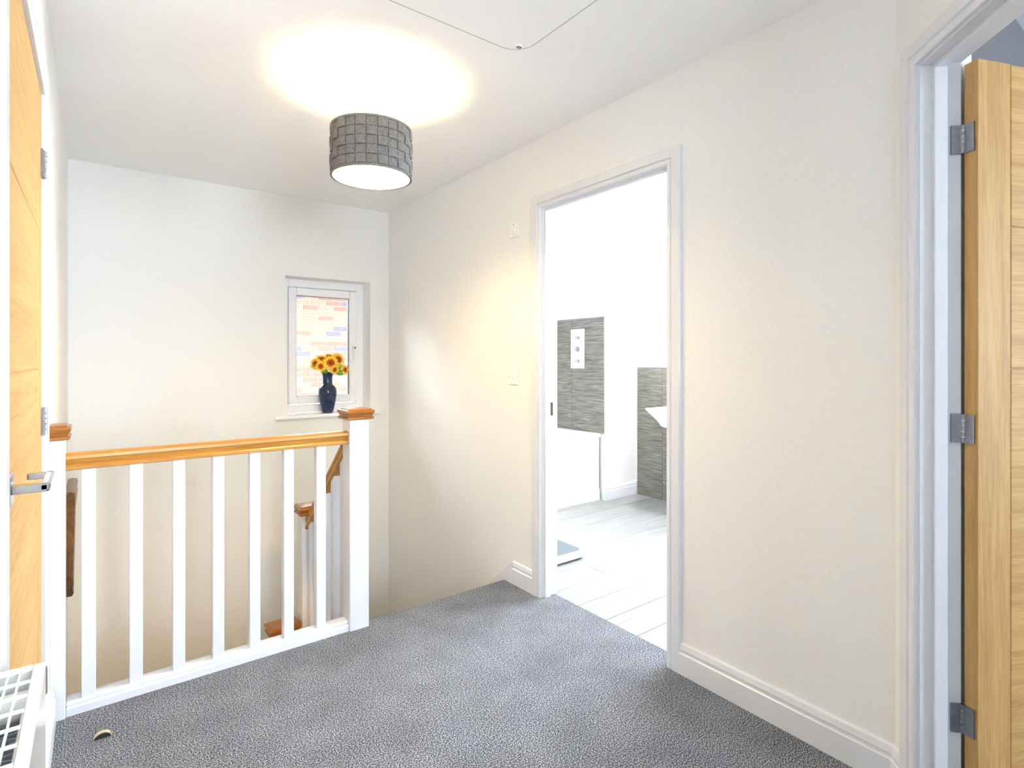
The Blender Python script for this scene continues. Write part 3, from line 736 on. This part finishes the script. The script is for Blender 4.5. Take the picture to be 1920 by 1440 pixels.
# ------------------------------------------------------------------ radiator
RX0, RX1, RY0, RY1, RZ0, RZ1 = -.115, -.0585, .30, 1.075, .14, .800
rd = thing('radiator', (-.087, .69, 0), 'white panel radiator with top grille in the bottom left corner', 'radiator')
m = MB(); m.box(RX1 - .006, RY0, RZ0, RX1, RY1 - .002, RZ1 - .006, bev=.002)
build('front_panel', m, M['enamel'], parent=rd)
m = MB(); m.box(RX0, RY0, RZ0, RX0 + .006, RY1 - .002, RZ1 - .01)
build('back_panel', m, M['enamel'], parent=rd)
m = MB(); m.box(RX0, RY1 - .004, RZ0, RX1, RY1, RZ1 - .002, bev=.0015)
build('side_panel', m, M['enamel'], parent=rd)
m = MB()
gx0, gx1 = RX0 + .004, RX1 - .014
m.box(RX0, RY0, RZ1 - .006, RX0 + .006, RY1, RZ1, bev=.0015)
m.box(gx1, RY0, RZ1 - .008, RX1 + .0005, RY1, RZ1, bev=.003, seg=2)
m.box(gx0, RY1 - .012, RZ1 - .006, gx1, RY1, RZ1, bev=.0015)
nx = 2
for k in range(1, nx + 1):
    x = gx0 + (gx1 - gx0) * k / (nx + 1); m.box(x - .0013, RY0, RZ1 - .004, x + .0013, RY1 - .01, RZ1 - .0005)
y = RY1 - .012 - .038
while y > RY0:
    m.box(gx0, y - .0016, RZ1 - .004, gx1, y + .0016, RZ1 - .0004); y -= .040
build('grille', m, M['enamel'], parent=rd, label='white wire top grille')
m = MB()
zig = []
N = 2 * int((RY1 - RY0 - .08) / .025)
for k in range(N + 1): zig.append((RX0 + (.008 if k % 2 else .046), RY0 + .02 + k * .0125))
for a, b in zip(zig, zig[1:]):
    m.sweep([[(a[0], a[1] - .001, RZ0 + .06), (a[0], a[1] + .001, RZ0 + .06), (b[0], b[1] + .001, RZ0 + .06), (b[0], b[1] - .001, RZ0 + .06)], [(a[0], a[1] - .001, RZ1 - .05), (a[0], a[1] + .001, RZ1 - .05), (b[0], b[1] + .001, RZ1 - .05), (b[0], b[1] - .001, RZ1 - .05)]])
build('convector_fins', m, M['fin'], parent=rd, label='grey convector fins')
build('connection_pipe', MB().lathe([(.017, RX0 + .004), (.019, RX0 + .01), (.019, RX1 - .012), (.017, RX1 - .006)], (0, RY1 - .045, RZ1 - .036), 20, 'x'), M['enamel'], parent=rd, smooth=True)
build('water_channel', MB().box(RX1 - .022, RY0 + .01, RZ1 - .07, RX1 - .007, RY1 - .07, RZ1 - .03, bev=.005, seg=2), M['enamel'], parent=rd)
build('valve_pipe', MB().tube([(-.087, RY1 - .04, RZ0 - .0), (-.087, RY1 - .04, -.0)], .0075, 10), M['chrome'], parent=rd, label='chrome valve tail')

# ------------------------------------------------------------------ small half-round outlet in the carpet
fo = thing('floor_door_stop', (.02, 2.262, 0), 'small dark half-round stop with pale rim standing in the carpet', 'door stop')
def half(rx, n=14): return [(.020 + rx * math.cos(math.pi * k / n), rx * .82 * math.sin(math.pi * k / n)) for k in range(n + 1)]
build('face', MB().poly(half(.0235), 1, 2.262, 2.268), M['rubber'], parent=fo, label='dark half disc')
pr = half(.0256); pi_ = half(.0236)
m = MB()
for k in range(len(pr) - 1):
    m.sweep([[(pr[k][0], yy_, pr[k][1]), (pr[k + 1][0], yy_, pr[k + 1][1]), (pi_[k + 1][0], yy_, pi_[k + 1][1]), (pi_[k][0], yy_, pi_[k][1])] for yy_ in (2.258, 2.274)])
build('rim', m, M['brass'], parent=fo, label='pale arched rim')
build('base_lip', MB().box(-.002, 2.250, 0, .044, 2.259, .002), M['felt'], parent=fo)

# ------------------------------------------------------------------ bathroom contents
# boxed pier at the tap end of the bath, tiles on both walls
m = MB(); m.box(3.58, 3.39, -.2, BX1, 4.25, CEIL)
pier = build('wall_pier', m, M['wall'], kind=S, label='white boxed wall at the end of the bath', cat='wall')
FP = frame(3.58, 3.39, (1, 0))
skirt('baseboard_pier', FP, 0, .42, 'white skirting on the boxed wall by the bath')
tw = build('tiling', B(3.576, 3.392, .585, 3.58, 4.22, 1.618), M['groove'], kind=S, label='grey textured tiling with shower controls above the bath end', cat='tiling')
zrow = [.585, .66, 1.13, 1.60, 1.618]
for a, b in zip(zrow, zrow[1:]):
    for c, e in ((3.392, 3.80), (3.80, 4.22)):
        build('tile', MB().box(3.570, c + .001, a + .001, 3.577, e - .001, b - .001, bev=.0008), M['tile'], parent=tw)
tw = build('tiling', B(BX1 - .004, 2.62, 0, BX1, 3.372, 1.17), M['groove'], kind=S, label='grey textured tiling behind the basin', cat='tiling')
zrow = [0, .19, .66, 1.168]
for a, b in zip(zrow, zrow[1:]):
    for c, e in ((3.09, 3.372), (2.72, 3.09), (2.62, 2.72)):
        build('tile', MB().box(BX1 - .010, c + .001, a + .001, BX1 - .003, e - .001, b - .001, bev=.0008), M['tile'], parent=tw)
# shower valve
SX = 3.570
sv = thing('shower_valve', (SX, 3.72, 1.33), 'chrome three-control shower valve plate on grey tiles', 'shower valve')
build('plate', MB().box(SX - .010, 3.627, 1.157, SX, 3.802, 1.520, bev=.004, seg=2), M['ceramic'], parent=sv, label='bright polished plate')
for z in (1.44, 1.335, 1.225):
    k_ = build('control_knob', MB().lathe([(.024, -.018), (.026, -.012), (.026, -.010)], (SX, 3.705, z), 20, 'x').lathe([(.011, -.050), (.013, -.040), (.011, -.018)], (SX, 3.705, z), 16, 'x'), M['chrome'], parent=sv, smooth=True, label='chrome control')
    a = random.uniform(-.2, .4) + (.7 if z == 1.335 else 0)
    for q in range(2):
        aa = a + q * math.pi / 2
        build('cross_arm', MB().tube([(SX - .042, 3.705 - .030 * math.cos(aa), z - .030 * math.sin(aa)), (SX - .042, 3.705 + .030 * math.cos(aa), z + .030 * math.sin(aa))], .0045, 8), M['chrome'], parent=k_)
# bath
bt = thing('bathtub', (2.7, 3.8, 0), 'white panelled bath against the far bathroom wall', 'bathtub')
bx0, bx1, by0, by1, bz = 1.97, 3.569, 3.42, 4.21, .585
outer = rrect(bx0, by0, bx1, by1, .012, 8); i0 = rrect(bx0 + .08, by0 + .05, bx1 - .07, by1 - .07, .12, 8)
i1 = rrect(bx0 + .11, by0 + .08, bx1 - .12, by1 - .10, .13, 8); i2 = rrect(bx0 + .25, by0 + .15, bx1 - .2, by1 - .17, .12, 8)
m = MB(); rings = [[(x, y, bz - .03) for x, y in outer], [(x, y, bz) for x, y in outer], [(x, y, bz) for x, y in i0], [(x, y, bz - .12) for x, y in i1], [(x, y, bz - .38) for x, y in i2]]
m.sweep(rings)
build('tub', m, M['ceramic'], parent=bt, smooth=True)
build('side_panel', MB().box(bx0, by0 + .012, .0, bx1 - .012, by0 + .030, bz - .028, bev=.004), M['ceramic'], parent=bt, label='white bath panel')
build('panel_plinth', MB().box(bx0, by0 + .006, 0, bx1 - .012, by0 + .014, .10, bev=.002), M['ceramic'], parent=bt)
# basin
bs = thing('basin', (3.8, 2.75, .8), 'white wall-hung basin in front of the grey tiles', 'basin')
yb0, yb1 = 2.38, 2.962
m = MB()
def bring(x0, x1, y0, y1, z, r=.05): return [(x, y, z) for x, y in rrect(x0, y0, x1, y1, r, 6)]
m.sweep([bring(3.68, 3.99, yb0 + .10, yb1 - .10, .690), bring(3.662, 3.99, yb0 + .085, yb1 - .085, .700), bring(3.645, 3.99, yb0 + .07, yb1 - .07, .735), bring(3.60, 3.99, yb0 + .008, yb1 - .008, .818, .03), bring(3.595, 3.99, yb0, yb1, .828, .02), bring(3.595, 3.99, yb0, yb1, .842, .02),
         bring(3.625, 3.90, yb0 + .04, yb1 - .04, .842, .08), bring(3.66, 3.88, yb0 + .09, yb1 - .09, .74, .08), bring(3.72, 3.84, yb0 + .2, yb1 - .2, .72, .04)])
build('bowl', m, M['ceramic'], parent=bs, smooth=True)
build('tap', MB().lathe([(.022, .842), (.020, .93), (.018, .94)], (3.945, 2.67, 0), 16).tube([(3.945, 2.67, .915), (3.82, 2.67, .905)], .010, 10), M['chrome'], parent=bs, smooth=True, label='chrome basin tap')
# bathroom downlight added to brighten the basin tiles (hidden behind the door head from here)
dn = thing('fill_downlight', (3.6, 2.5, CEIL), 'round bathroom downlight added to brighten the basin tiles, out of view', 'added fill light')
build('trim_ring', MB().lathe([(.036, -.004), (.045, -.004), (.046, 0), (.036, 0)], (3.6, 2.5, CEIL), 24, close=True), M['chrome'], parent=dn, smooth=True)
build('lens', MB().lathe([(.035, -.002), (.035, 0)], (3.6, 2.5, CEIL), 24), M['lens'], parent=dn)
l_ = bpy.data.lights.new('fill_spot', 'SPOT'); l_.energy = 36; l_.color = (1, .93, .84); l_.spot_size = R(150); l_.spot_blend = 1; l_.shadow_soft_size = .03  # invented spot, brightens the tiles behind the basin
lo2 = bpy.data.objects.new('fill_spot', l_); COL.objects.link(lo2); lo2.parent = dn; lo2.location = (0, 0, -.01)
# bathroom scales
s0 = thing('bathroom_scale', (2.33, 2.62, 0), 'white bathroom scale with grey mat top on the plank floor', 'scale')
def rr2(x0, y0, x1, y1, r, z): return [(x, y, z) for x, y in rrect(x0, y0, x1, y1, r, 8)]
m = MB(); m.sweep([rr2(2.155, 2.485, 2.455, 2.775, .04, .010), rr2(2.145, 2.475, 2.465, 2.785, .045, .018), rr2(2.145, 2.475, 2.465, 2.785, .045, .036), rr2(2.155, 2.485, 2.455, 2.775, .04, .045)])
build('body', m, M['ceramic'], parent=s0, smooth=True)
m = MB(); m.sweep([rr2(2.165, 2.515, 2.450, 2.768, .03, .045), rr2(2.167, 2.517, 2.448, 2.766, .03, .049)])
build('mat', m, M['scale_top'], parent=s0, label='grey ribbed mat')
m = MB(); m.sweep([rr2(2.17, 2.50, 2.44, 2.76, .03, 0), rr2(2.165, 2.495, 2.445, 2.765, .03, .011)])
build('base', m, M['rubber'], parent=s0, label='dark base')

# ------------------------------------------------------------------ outside: neighbour's brick wall, ground, added sky blockers
YN = 8.2
nb = build('neighbour_wall', B(-7.5, YN, -3, 8.5, YN + .3, 2.45), M['brickwork'], kind=S, label='neighbouring red brick house wall seen through the window', cat='wall')
build('shading_eaves', B(-7.5, YN - .55, 2.45, 8.5, YN + .5, 2.60), M['upvc'], parent=nb)  # overhang added above the view to shade the bricks
x0, z0 = 1.72, .38
build('mortar', B(x0, YN - .006, z0, x0 + 2.30, YN + .001, z0 + .075 * 27), M['mortar'], parent=nb)
meshes = {}
def brick(x_a, x_b, z, mk):
    key = (round(x_b - x_a, 3), mk)
    if key not in meshes:
        o_ = build('brick', MB().box(x_a + .005, YN - .011, z + .005, x_b - .005, YN - .004, z + .070, bev=.0015), M[mk], parent=nb); meshes[key] = o_
    else:
        o_ = meshes[key].copy(); COL.objects.link(o_)
        c = Vector(((x_a + x_b) / 2, YN - .0075, z + .0375)); o_.location = c - WL[nb.name][0]
for r_ in range(27):
    xa = x0 + (.0 if r_ % 2 else -.1125); z = z0 + r_ * .075
    for c_ in range(11):
        a = max(xa + c_ * .225, x0); b = min(xa + (c_ + 1) * .225, x0 + 2.30)
        if b - a < .06: continue
        brick(a, b, z, random.choices(['brick_a', 'brick_b', 'brick_c'], (5, 7, 2))[0])
build('shading_roof', MB().poly([(-3.1, CEIL + .2), (YB + .75, CEIL + .2), (YB + .75, CEIL + .35), (YB + .28, CEIL + .6), (YB + .28, 7.6), (.6, 8.6), (-3.1, CEIL + .6)], 0, -8.0, 4.15), M['mortar'], kind=S, label='own house top made tall to keep sky light off the bricks, out of view', cat='shading_roof')  # raised and widened to block sky light from the brick wall
build('gap_sky_blocks', MB().box(8.5, 4.6, -3, 12, YN + .3, 4.6).box(-10.5, 4.6, -3, -7.5, YN + .3, 4.6), M['brickwork'], kind=S, label='brick blocks added at the gap ends to keep side sky light off the bricks, out of view', cat='building')  # unseen blocks added to stop low sky light from the gap ends
build('ground', B(-12, -12, -2.95, 16, 16, -2.9), M['ground'], kind=S, label='tarmac ground outside the house, darkened to cut bounced light', cat='ground')
